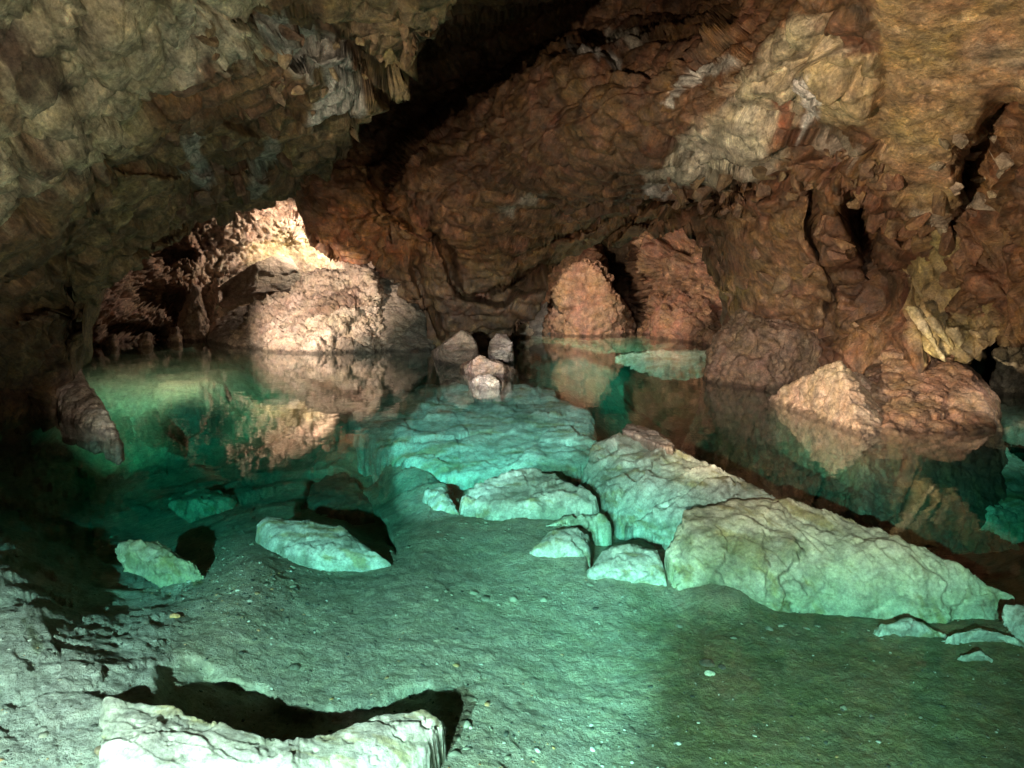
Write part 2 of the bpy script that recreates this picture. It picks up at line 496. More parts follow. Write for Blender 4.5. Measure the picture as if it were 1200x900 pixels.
sheet('cave_wall', 150, 1500, -250, B_lip, B_ctrl,
      [('groove', [(405, 225), (430, 175), (470, 115), (540, 75), (620, 45), (700, 22), (760, 0), (880, -5)], 33, 3.4),
       ('groove', [(425, 205), (450, 250), (480, 270)], 5, .8), ('groove', [(380, 280), (395, 310), (360, 262)], 6, .8),
       ('groove', [(505, 265), (520, 300), (545, 345), (590, 352), (640, 318), (690, 288)], 7, 1.5),
       ('groove', [(560, 345), (640, 330), (740, 262), (830, 268)], 5, 1.0), ('groove', [(485, 300), (500, 360), (520, 400)], 5, 1.0),
       ('groove', [(620, 300), (700, 262), (780, 240), (850, 240)], 5, .9),
       ('groove', [(750, 200), (800, 215), (860, 215), (905, 190), (945, 170), (1000, 178)], 14, .5),
       ('groove', [(790, 260), (850, 232), (930, 215)], 8, .9),
       ('groove', [(950, 215), (950, 270), (965, 300)], 6, .9), ('groove', [(998, 225), (1008, 280), (1040, 330), (1060, 350)], 14, 1.6),
       ('groove', [(1040, 335), (1025, 345), (1060, 340)], 20, 1.4),
       ('groove', [(1200, 130), (1160, 190), (1150, 260), (1180, 300)], 30, 1.8), ('groove', [(1185, 360), (1230, 340)], 26, 1.6),
       ('groove', [(965, 310), (975, 350), (970, 400)], 5, .6), ('groove', [(1060, 360), (1085, 400), (1100, 425)], 5, .8), ('groove', [(1120, 370), (1110, 400)], 4, .5),
       ('groove', [(905, 90), (935, 70), (960, 50), (1000, 45)], 9, .22),
       ('block', [(920, 90), (965, 60), (1030, 70), (1015, 145), (940, 160), (915, 120)], .3, 14),
       ('block', [(955, 210), (1000, 215), (1000, 290), (970, 300), (955, 270)], .5, 14),
       ('block', [(850, 270), (940, 250), (960, 320), (950, 380), (860, 380)], .4, 16),
       ('block', [(830, 160), (900, 100), (960, 30), (925, 10), (840, 110), (760, 170)], .3, 20)],
      ((.165, .092, .052), (.24, .135, .072), (.07, .048, .034)),
      [('poly', [(1010, -100), (1300, -100), (1200, 130), (1130, 200), (1120, 250), (1060, 240), (1010, 150), (1030, 60)], (.46, .315, .175), 9, 16),
       ('poly', [(780, 190), (840, 120), (930, 20), (1000, 60), (940, 130), (900, 180), (870, 200), (820, 210)], (.52, .44, .31), 8, 20, 1),
       ('poly', [(960, 65), (1030, 68), (1015, 145), (960, 150)], (.52, .42, .25), 5, 10, .9),
       ('poly', [(930, 90), (965, 80), (958, 140), (935, 165)], (.68, .64, .62), 4, 10),
       ('line', ([(905, 125), (915, 160), (905, 175)], 8), (.30, .15, .08), 3, 10),
       ('line', ([(800, 90), (850, 72)], 8), (.50, .48, .44), 4, 12), ('line', ([(715, 45), (745, 42)], 9), (.52, .47, .38), 4, 12),
       ('line', ([(680, 68), (720, 70)], 6), (.40, .37, .34), 3, 12), ('line', ([(790, 100), (785, 120)], 5), (.5, .46, .42), 3, 9),
       ('line', ([(765, 215), (785, 220)], 9), (.5, .46, .42), 3, 12), ('line', ([(585, 252), (635, 232)], 7), (.42, .38, .31), 4, 14, .8),
       ('poly', [(760, 190), (870, 130), (920, 180), (890, 210), (800, 215)], (.50, .46, .37), 10, 24, .85),
       ('line', ([(1080, 250), (1110, 260), (1150, 240), (1145, 180)], 13), (.50, .43, .35), 5, 18, .9),
       ('line', ([(1150, 60), (1190, 70)], 14), (.46, .38, .27), 6, 14, .7), ('line', ([(960, 165), (1000, 180)], 9), (.38, .33, .27), 5, 14, .8),
       ('poly', [(360, 270), (440, 215), (500, 260), (490, 300), (400, 315)], (.38, .18, .085), 9, 20, .8),
       ('poly', [(520, 300), (640, 260), (800, 235), (830, 260), (700, 285), (600, 345)], (.30, .17, .08), 8, 20, .7),
       ('poly', [(845, 260), (950, 250), (990, 380), (880, 420)], (.30, .18, .095), 10, 20, .8),
       ('poly', [(1090, 370), (1180, 380), (1170, 430), (1090, 430)], (.38, .31, .15), 8, 14, .8),
       ('line', ([(850, 400), (860, 330)], 12), (.34, .24, .10), 6, 14, .7)],
      M_WALL, 11, amp=.46, size=1.5, curl=(4, 3), strata=rot('Y', -30) @ np.diag([.6, .9, 1.7]), lipn=7, kind='structure',
      smooth_mask=[([(1020, -100), (1300, -100), (1190, 120), (1120, 190), (1115, 240), (1060, 230), (1020, 150)], 12), ([(850, 270), (940, 250), (960, 380), (860, 380)], 10)],
      label='brown and tan rock wall hanging in the middle and filling the right side of the cave')

# far left grotto
sheet('grotto_wall', 20, 620, 150, [(20, 450), (620, 450)],
      [(20, 150, 22), (20, 440, 19), (110, 400, 21), (130, 250, 25), (200, 320, 26), (240, 400, 25), (300, 260, 27), (340, 290, 28.5), (300, 440, 27), (400, 300, 27.5), (450, 420, 26), (620, 300, 24), (620, 440, 24)],
      [('groove', [(150, 350), (200, 355), (235, 380)], 14, 1.6), ('groove', [(190, 300), (230, 300)], 10, 1.3), ('groove', [(120, 385), (190, 395)], 8, 1.2),
       ('block', [(250, 330), (300, 300), (345, 305), (350, 330), (280, 355), (250, 360)], 1.4, 6), ('block', [(225, 410), (245, 340), (262, 345), (262, 410)], 1.0, 6)],
      ((.60, .44, .34), (.68, .54, .43), (.40, .25, .17)),
      [('poly', [(20, 150), (235, 150), (240, 290), (225, 450), (20, 450)], (.30, .19, .13), 12, 20, .85), ('poly', [(255, 350), (260, 325), (300, 300), (350, 310), (380, 330), (300, 345)], (.42, .33, .26), 3, 6),  # first patch paints the shade over the crust at the left
       ('line', ([(300, 300), (350, 285), (375, 300)], 14), (.8, .68, .45), 6, 12)],  # pale stroke painting the lamp's hot spot on the wall
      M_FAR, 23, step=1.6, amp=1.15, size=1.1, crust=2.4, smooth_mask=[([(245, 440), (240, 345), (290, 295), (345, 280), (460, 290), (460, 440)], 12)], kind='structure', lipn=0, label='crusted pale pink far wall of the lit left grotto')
# far right grotto
sheet('grotto_wall', 560, 1000, 170, [(560, 440), (1000, 440)],
      [(560, 170, 28), (560, 440, 30), (640, 380, 29), (700, 290, 30), (720, 400, 29), (760, 300, 27.5), (760, 390, 27), (830, 300, 25), (850, 400, 23), (1000, 170, 20), (1000, 440, 20)],
      [('groove', [(716, 270), (722, 300), (735, 340), (750, 390)], 17, 6.0), ('groove', [(758, 325), (765, 330)], 8, 1.2),
       ('block', [(735, 290), (775, 282), (795, 300), (790, 335), (755, 345), (730, 320)], .7, 13), ('block', [(800, 300), (830, 295), (835, 330), (805, 335)], .5, 13)],
      ((.40, .235, .145), (.47, .29, .18), (.20, .11, .07)), [('line', ([(610, 360), (640, 380)], 14), (.3, .28, .27), 6, 12)],
      M_FAR, 31, step=1.6, amp=1.15, size=1.2, crust=.5, kind='structure', lipn=0, label='red brown far wall of the right grotto behind the low arch')


# the rest of the chamber, closing it behind and beside the viewer
def chamber():
    nu, nv = 220, 110
    u = np.linspace(-math.pi, math.pi, nu)[None] + np.zeros((nv, 1)); v = np.linspace(-1.52, 1.52, nv)[:, None] + np.zeros((1, nu))
    P = np.stack([19 * np.cos(v) * np.sin(u), 14 + 22 * np.cos(v) * np.cos(u), 1 + 7.5 * np.sin(v)], -1)
    n = P - np.array([0, 14, 1]); n /= np.linalg.norm(n, axis=-1, keepdims=True)
    P = P - n * (relief(P.reshape(-1, 3), None, 1.6, 77, None, 2.0).reshape(u.shape)[..., None] + .2)
    P[:, -1] = P[:, 0]
    me = mesh_from('cave_chamber', P.reshape(-1, 3), grid_quads(nv, nu), np.ones((nu * nv, 3)) * np.array([.16, .11, .07]))
    link('cave_chamber', me, M_ROOF, kind='structure', label='dark brown rock closing the cave around the lake')
chamber()

# ------------------------------------------------------------------ lake bed
bed_ctrl = [(710, 615, -.56), (395, 520, -.66), (450, 548, -.68), (340, 697, -.5), (475, 668, -.5), (290, 640, -.5), (-300, 1000, -.1), (0, 900, -.22), (150, 880, -.28), (300, 760, -.42), (450, 790, -.5), (600, 750, -.62), (600, 900, -.5), (900, 800, -.72), (1200, 900, -.65), (1200, 790, -.74), (1500, 900, -.7), (1400, 750, -.7),
            (100, 720, -.46), (0, 650, -.42), (-300, 650, -.3), (250, 700, -.4), (400, 710, -.5), (550, 650, -.62), (800, 720, -.65), (0, 560, -1.5), (-300, 500, -1.8), (130, 570, -1.9), (250, 545, -1.6), (360, 600, -.9), (430, 560, -1.3),
            (320, 505, -1.2), (200, 458, -.18), (150, 424, -.14), (300, 432, -.24), (100, 450, -.18), (240, 500, -.8), (380, 440, -.6), (60, 520, -1.2), (1000, 560, -2.6), (1150, 620, -2.6), (1100, 530, -1.5), (900, 520, -2.6), (800, 470, -2.2), (700, 400, -.16), (800, 412, -.16), (840, 400, -.12), (660, 440, -.5), (820, 440, -.5),
            (600, 395, -.2), (500, 430, -1.8), (1180, 460, -.4), (1150, 520, -1.0), (1050, 530, -1.2), (600, 500, -.8), (560, 556, -.66), (430, 516, -.62), (490, 540, -.62), (640, 562, -.6), (800, 708, -.64), (900, 720, -.67), (1000, 735, -.7), (1150, 738, -.68), (1260, 700, -.7), (665, 694, -.62), (600, 640, -.54), (500, 606, -.56), (480, 570, -.75), (860, 640, -.6), (1400, 500, -1.0)]


def lake_bed():
    xs = np.arange(-420, 1640, 2.3); ys = np.concatenate([np.arange(372, 400, .8), np.arange(400, 1300, 2.3)])
    X, Y = np.meshgrid(xs, ys)
    z = tps(bed_ctrl, X, Y)
    m = smooth(X + .3 * (Y - 700), 600, 800) * smooth(Y, 690, 740); z = z * (1 - m) - .68 * m
    wx = X + n2(X, Y, 1 / 40., 5, 4) * 18; wy = Y + n2(X, Y, 1 / 40., 6, 4) * 12
    # broken shelf at the left
    s = poly_in(wx, wy, [(-400, 560), (0, 598), (60, 612), (120, 628), (190, 640), (240, 675), (420, 760), (420, 1400), (-400, 1400)])
    z = z + .09 * smooth(s, -9, 9) * (1 - smooth(X, 170, 260))
    # hollow behind the foreground stone
    s = poly_in(wx, wy, [(188, 782), (215, 776), (255, 796), (310, 812), (345, 842), (400, 836), (470, 814), (500, 806), (505, 840), (350, 900), (190, 860)])
    z = z - .08 * smooth(s, -12, 10)
    for pl, dp in (([(508, 548), (540, 538), (600, 540), (640, 550), (600, 560), (560, 572), (535, 574)], .55), ([(690, 610), (730, 600), (745, 630), (715, 645), (700, 672), (688, 668)], .18),
                   ([(345, 600), (362, 560), (400, 560), (455, 615), (465, 648), (400, 616)], .25)):
        z = z - dp * smooth(poly_in(wx, wy, pl), -5, 6)
    z = -.16 - np.log1p(np.exp((-.16 - z) * 25)) / 25
    P = W(X, Y, z)
    Pf = P.reshape(-1, 3)
    near = smooth(Y.ravel(), 560, 640)
    h = fbm(Pf, .9, 4, 51) * .10 * (1 - .7 * near) + fbm(Pf, 4, 5, 52, .65) * .035 + fbm(Pf, 17, 3, 53, .7) * .016
    c, e, _ = cells(Pf @ (rot('Z', 25) @ np.diag([1, 1, 1])).T, 1.6, 54)
    lm = smooth(poly_in(wx, wy, [(-400, 540), (0, 590), (190, 630), (240, 675), (200, 760), (150, 1300), (-400, 1300)]).ravel(), -20, 30)
    h = h + lm * (c * .02 + cells(Pf + .15 * np.stack([fbm(Pf, 3, 3, 71), fbm(Pf, 3, 3, 72), fbm(Pf, 3, 3, 73)], -1), 3, 55)[0] * .02 + fbm(Pf, 2.5, 5, 59, .6) * .025) + (1 - near) * c * .10
    Pf = Pf + np.array([0, 0, 1]) * h[:, None]
    col = np.ones(X.shape + (3,)) * np.array([.40, .36, .265])
    m = smooth(fbm(Pf, 1.1, 5, 57, .6).reshape(X.shape), -.1, .25)[..., None] * .5
    col = col * (1 - m) + np.array([.28, .26, .18]) * m
    m = (lm * .9).reshape(X.shape)[..., None]
    col = col * (1 - m) + np.array([.40, .405, .335]) * m
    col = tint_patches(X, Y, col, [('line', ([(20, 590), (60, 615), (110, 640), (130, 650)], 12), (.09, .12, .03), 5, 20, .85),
                                   ('line', ([(30, 660), (60, 672)], 5), (.10, .12, .05), 4, 12, .8), ('line', ([(150, 655), (210, 665), (230, 680)], 6), (.2, .2, .08), 5, 12, .8),
                                   ('line', ([(30, 730), (45, 760)], 5), (.10, .11, .05), 4, 10, .8),
                                   ('poly', [(760, 700), (1300, 730), (1300, 950), (760, 950)], (.17, .17, .075), 60, 60, .85)], 58)  # last patch: olive silt, also darkened where the lamplight ends
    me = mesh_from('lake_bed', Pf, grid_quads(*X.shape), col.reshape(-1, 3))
    link('lake_bed', me, M_BED, kind='structure', label='pale silt bed of the lake with a broken shelf at the left')
lake_bed()


# ------------------------------------------------------------------ water
def water():
    bm = bmesh.new()
    bmesh.ops.create_cube(bm, size=1)
    for v in bm.verts:
        v.co = Vector((v.co.x * 60, 15 + v.co.y * 60, -4.5 + (v.co.z + .5) * 4.5 ))
    me = bpy.data.meshes.new('cave_water'); bm.to_mesh(me); bm.free()
    link('water', me, wm, kind='structure', label='clear still turquoise lake water')
water()


# ------------------------------------------------------------------ loose rocks
def hull_mesh(pts, vox):
    bm = bmesh.new()
    for p in pts: bm.verts.new(p)
    r = bmesh.ops.convex_hull(bm, input=bm.verts)
    bmesh.ops.delete(bm, geom=list({g for g in r['geom_interior'] + r['geom_unused'] if isinstance(g, bmesh.types.BMVert)}), context='VERTS')
    bmesh.ops.recalc_face_normals(bm, faces=bm.faces)
    me = bpy.data.meshes.new('hull'); bm.to_mesh(me); bm.free()
    o = bpy.data.objects.new('hull', me); COL.objects.link(o)
    md = o.modifiers.new('r', 'REMESH'); md.mode = 'VOXEL'; md.voxel_size = vox; md.adaptivity = 0
    dg = bpy.context.evaluated_depsgraph_get()
    m2 = bpy.data.meshes.new_from_object(o.evaluated_get(dg))
    bpy.data.objects.remove(o); bpy.data.meshes.remove(me)
    return m2


def rock(name, pts, label, cat, base, mat=M_BOULDER, seed=1, amp=.35, size=.4, vox=None, crust=0., layer=1., strata=None, group=None, soft=1,
         patches=(), parent=None, kind=None):
    pts = [np.asarray(p, float) for p in pts]
    A = np.array(pts); c = A.mean(0)
    d = np.linalg.norm(c - np.array([0, 0, CAMZ]))
    if vox is None: vox = d * .0021
    ext = (A.max(0) - A.min(0)).max(); vox = max(vox, ext / 260)
    me = hull_mesh([tuple(p) for p in pts], vox)
    n = len(me.vertices)
    V = np.empty(n * 3, np.float32); me.vertices.foreach_get('co', V); V = V.reshape(-1, 3).astype(float)
    E = np.empty(len(me.edges) * 2, np.int32); me.edges.foreach_get('vertices', E); E = E.reshape(-1, 2)
    deg = np.bincount(E.ravel(), minlength=n)[:, None] + 1e-9
    for _ in range(soft):
        S = np.stack([np.bincount(E[:, 0], V[E[:, 1], k], n) + np.bincount(E[:, 1], V[E[:, 0], k], n) for k in range(3)], -1)
        V = V * .4 + S / deg * .6
    me.vertices.foreach_set('co', V.astype(np.float32).ravel()); me.update()
    Nn = np.empty(n * 3, np.float32); me.vertices.foreach_get('normal', Nn); Nn = Nn.reshape(-1, 3)
    h = relief(V, None, amp, seed, strata, size, crust, layer)
    V2 = V + Nn * h[:, None]
    col = np.ones((n, 3)) * np.array(base[0])
    m = smooth(fbm(V, 1.2 / size, 5, seed + 30, .6), -.1, .25)[:, None]
    col = col * (1 - m) + np.array(base[1]) * m
    for (pc, pr, cc, st) in patches:
        dd = np.linalg.norm(V - np.asarray(pc), axis=1) + fbm(V, 3, 4, seed + 5) * pr * 1.2
        m = (smooth(-dd, -pr * 1.15, -pr * .85) * st)[:, None]
        col = col * (1 - m) + np.array(cc) * m
    me.vertices.foreach_set('co', (V2 - c).astype(np.float32).ravel())
    me.polygons.foreach_set('use_smooth', np.ones(len(me.polygons), bool))
    me.update(); set_col(me, col)
    me.materials.clear()
    o = link(name, me, mat, label=label, cat=cat, group=group, kind=kind)
    o.location = c
    if parent: o.parent = parent
    return o


def foot(pts, zb, flare=1.45):
    """waterline outline plus the flared part of the rock below it"""
    A = np.array([W(p[0], p[1], p[2] if len(p) > 2 else 0.02) for p in pts]); c = A.mean(0)
    B = c + (A - c) * flare; B[:, 2] = zb
    return list(A) + list(B)


BR = ((.30, .19, .13), (.36, .24, .165)); DBR = ((.17, .115, .085), (.22, .15, .11)); PINK = ((.50, .36, .28), (.58, .44, .35))
SL = ((.42, .42, .35), (.52, .51, .43)); SLG = ((.36, .38, .28), (.45, .47, .36)); RED = ((.42, .22, .15), (.48, .28, .2))
STR = rot('Y', 20) @ rot('X', 15) @ np.diag([.5, .5, 3.])

# right side boulders
rock('boulder', [D(984, 424, 9.7), D(958, 433, 10.1), D(996, 432, 9.9), D(1010, 440, 10.2)] + foot([(898, 467), (955, 489), (1010, 511), (1042, 506), (1048, 480), (960, 452)], -1.2),
     'brightly lit pointed tan boulder leaning out of the water at the right', 'boulder', ((.46, .33, .23), (.52, .39, .28)), seed=101, amp=.34, size=.45, soft=0, strata=rot('Y', 50) @ np.diag([.6, .6, 1.6]))
rock('boulder', [D(1015, 432, 10.6), D(1040, 405, 11), D(1075, 398, 11.2), D(1120, 412, 10.6), D(1145, 445, 10), D(1165, 470, 9.6)] + foot([(1000, 500), (1060, 508), (1110, 506), (1168, 503), (1160, 470), (1010, 455)], -1.4),
     'broad brown hump of rock behind the pointed tan boulder', 'boulder', ((.27, .165, .10), (.33, .21, .135)), seed=102, amp=.42, size=.7, layer=.7)
rock('boulder', [D(866, 364, 13.8), D(900, 354, 14.2), D(945, 357, 14.0), D(972, 382, 13.6), D(976, 410, 13.3), D(838, 415, 13.4), D(846, 384, 13.7), D(880, 385, 12.9), D(935, 385, 12.8), D(905, 420, 12.5)] + foot([(833, 441), (870, 448), (930, 446), (975, 440), (970, 425), (850, 425)], -1.5),
     'dark rounded boulder at the foot of the right wall, left of the tan boulder', 'boulder', ((.26, .17, .11), (.33, .23, .155)), seed=103, amp=.55, size=.6, crust=.4)
# small rocks in the middle of the lake
g_ = 'small rocks in the middle of the lake'
rock('rock', [D(541, 387, 15.2), D(549, 390, 15.4), D(520, 403, 15.0), D(558, 402, 15.1)] + foot([(505, 412), (522, 418), (545, 421), (562, 417), (556, 409), (520, 406)], -.5, 1.15),
     'pointed pink brown rock, leftmost of the small rocks in mid lake', 'rock', ((.40, .28, .22), (.48, .34, .27)), seed=111, amp=.22, size=.3, group=g_, vox=.022)
rock('rock', [D(582, 391, 15.5), D(595, 392, 15.6), D(600, 403, 15.4), D(574, 402, 15.5)] + foot([(573, 416), (588, 421), (601, 417), (594, 410), (578, 410)], -.5, 1.1),
     'small ribbed upright rock, farthest right of the rocks in mid lake', 'rock', ((.36, .26, .21), (.44, .32, .26)), seed=112, amp=.4, size=.22, group=g_, vox=.02)
rock('rock', [D(562, 417, 13.9), D(574, 420, 14.1), D(588, 427, 14), D(552, 424, 13.9)] + foot([(538, 430), (556, 438), (590, 437), (606, 433), (585, 425), (550, 424)], -.4, 1.1),
     'flat orange brown rock between the pointed rock and the front lump', 'rock', ((.36, .22, .15), (.42, .27, .2)), seed=113, amp=.35, size=.25, group=g_, vox=.02)
rock('rock', [D(560, 440, 12.7), D(576, 438, 12.8), D(583, 445, 12.6)] + foot([(550, 449), (564, 455), (586, 454), (588, 447), (566, 443)], -.35, 1.1),
     'rough pale pink lump nearest the viewer among the mid lake rocks', 'rock', PINK, seed=114, amp=.5, size=.15, crust=.8, group=g_, vox=.016)
rock('pebble', foot([(480, 409), (491, 409), (492, 412), (481, 413)], -.4) + [D(486, 407, 19.8)],
     'tiny pale stone breaking the water by the grey slab of the left grotto', 'stone', PINK, seed=115, amp=.2, size=.2)
# left grotto
rock('boulder', [D(372, 318, 22.5), D(400, 312, 22.5), D(432, 318, 22), D(442, 345, 21.2), D(330, 336, 22), D(300, 352, 21.6), D(283, 372, 21), D(300, 395, 20.4), D(444, 375, 20.6), D(420, 400, 20)] + foot([(277, 404), (330, 412), (380, 414), (425, 412), (440, 403), (300, 398)], -1),
     'big crusted pale boulder lit from above in the left grotto', 'boulder', ((.40, .30, .22), (.54, .42, .33)), seed=121, mat=M_FAR, amp=.8, size=.8, crust=1.7,
     patches=[(D(398, 355, 20.8), .75, (.20, .13, .09), .9)])  # shade of the hollow at the right, painted into the colour
rock('boulder', [D(440, 312, 23), D(458, 318, 23), D(485, 345, 22.5), D(505, 385, 22), D(430, 330, 23)] + foot([(425, 408), (470, 411), (512, 409), (505, 400), (430, 400)], -1),
     'smooth grey brown boulder between the crusted boulder and the hanging rock', 'boulder', ((.26, .21, .16), (.31, .25, .19)), seed=122, mat=M_FAR, amp=.25, size=.8)
rock('rock_slab', [D(252, 338, 25), D(300, 306, 25.5), D(318, 300, 26), D(352, 318, 25.5), D(362, 338, 25), D(300, 345, 24.4), D(262, 362, 24.2), D(252, 356, 24.4), D(340, 300, 27), D(270, 350, 27)],
     'flat tan slab leaning on the back wall of the left grotto under the brightest spot', 'rock slab', ((.42, .33, .25), (.47, .37, .29)), seed=123, mat=M_FAR, amp=.12, size=.8)
rock('boulder', [D(250, 375, 23.5), D(275, 360, 23.8), D(300, 352, 24), D(300, 380, 23)] + foot([(240, 398), (260, 404), (300, 404), (300, 395)], -1),
     'low grey boulder left of the crusted boulder in the left grotto', 'boulder', ((.36, .29, .23), (.42, .33, .27)), seed=124, mat=M_FAR, amp=.25, size=.7)
for k, (x, y, d, s) in enumerate([(226, 372, 23, 26), (205, 392, 22, 16), (170, 398, 21, 18), (130, 402, 20.5, 16), (318, 404, 20.6, 14), (345, 410, 20, 14), (395, 409, 19.7, 16), (418, 404, 20, 14)]):
    lab = ['narrow upright crusted rock at the left of the grotto water', 'small crusted rock left of the upright one in the left grotto', 'low crusted stone under the dark hollow of the left grotto',
           'leftmost crusted stone on the shore of the left grotto', 'knobbly stone at the left foot of the crusted boulder', 'knobbly stone at the middle foot of the crusted boulder',
           'spiky stone at the right foot of the crusted boulder', 'low pale stone at the far right foot of the crusted boulder'][k]
    hh = s * (1.5 if k == 0 else .7)
    rock('rock', [D(x, y - hh, d + .3), D(x + s * .5, y - hh * .6, d + .2), D(x - s * .5, y - hh * .4, d), D(x + s * .2, y - hh * .8, d - .2)] +
         [D(x + s * a, y + 12, d + b) for a, b in ((-.7, 0), (.7, 0), (.3, -.5), (-.3, -.5), (.3, .6), (-.4, .6))] + [D(x + s * a, y + 30, d + b) for a, b in ((-.7, 0), (.7, 0), (0, -.5))],
         lab, 'rock', ((.48, .34, .25), (.58, .43, .34)), seed=130 + k, mat=M_FAR, amp=.6, size=.4, crust=1.2, group='crusted rocks on the shore of the left grotto')
rock('rock', [D(80, 418, 11.4), D(90, 426, 11.2), D(102, 450, 10.8), D(60, 420, 11.6), D(62, 450, 10.4)] + foot([(60, 470), (75, 490), (106, 494), (137, 513), (143, 510), (118, 478), (95, 448)], -.3, 1.0),
     'pale crusted wedge of rock running into the water beside the dark left foot', 'rock', ((.46, .35, .26), (.54, .42, .32)), seed=141, amp=.3, size=.35, crust=.8)
# right grotto
rock('boulder', [D(690, 299, 25), D(678, 306, 25), D(705, 310, 24.8), D(706, 340, 24.8), D(660, 320, 25), D(648, 338, 25), D(724, 374, 24.8)] + foot([(648, 388), (680, 391), (735, 389), (742, 385), (650, 383)], -1),
     'tall pink brown fin of rock at the left of the right grotto', 'boulder', ((.40, .24, .155), (.47, .29, .19)), seed=151, mat=M_FAR, amp=.75, size=.8, soft=0)
rock('boulder', [D(765, 346, 25.5), D(790, 334, 25.5), D(830, 345, 24), D(850, 370, 23.5), D(762, 375, 25)] + foot([(760, 391), (790, 397), (850, 408), (860, 395), (760, 388)], -1),
     'low red brown boulder along the back of the right grotto', 'boulder', ((.33, .185, .115), (.40, .23, .14)), seed=152, mat=M_FAR, amp=.85, size=.9, crust=.4)
rock('boulder', [D(640, 352, 27.5), D(615, 370, 27.5), D(648, 356, 27)] + foot([(605, 389), (650, 391), (650, 386)], -1),
     'small grey boulder in shade beside the hanging rock', 'boulder', ((.24, .23, .22), (.28, .27, .25)), seed=153, mat=M_FAR, amp=.3, size=.6)
# right edge
rock('boulder', [D(1172, 412, 11.5), D(1200, 402, 11.5), D(1230, 405, 11.5)] + foot([(1165, 447), (1200, 454), (1250, 455), (1240, 430)], -1),
     'mottled pale rock in the gap at the right edge behind the stalactites', 'boulder', ((.34, .29, .2), (.40, .35, .26)), seed=154, amp=.5, size=.5)


# ------------------------------------------------------------------ rocks under the water
def cleave(P, seed, grain, size):
    """cleaved stone: low ramps that end in small sharp steps across the grain; also returns the crack lines"""
    g = np.array(grain, float); g /= np.linalg.norm(g)
    u = P @ g; h = 0; ln = 0
    for k, (f, a) in enumerate(((.9, .050), (2.3, .020), (6.5, .008))):
        f = f / size * .6
        w_ = fbm(P, .5 / size, 3, seed + 11 + k, .5) * 2.2 + fbm(P, 5 / size, 3, seed + 21 + k, .6) * .22
        q = u * f + w_; fr = q - np.floor(q)
        on = smooth(fbm(P, 1.1 / size, 3, seed + 41 + k), -.12, .12)
        h = h + a * size * 1.6 * on * np.where(fr < .93, fr / .93, (1 - fr) / .07)
        ln = np.maximum(ln, on * smooth(fr, .93, .97) * smooth(1 - fr, 0, .03) * (.9, .7, .4)[k])
    h = h + cells(P, .9 / size, seed + 54)[0] * .05 * size + fbm(P, 9, 5, seed + 51, .66) * .010 - .010 * smooth(fbm(P, 14, 3, seed + 53), .1, .3) + fbm(P, .5, 3, seed + 52) * .06 * size
    return h, ln


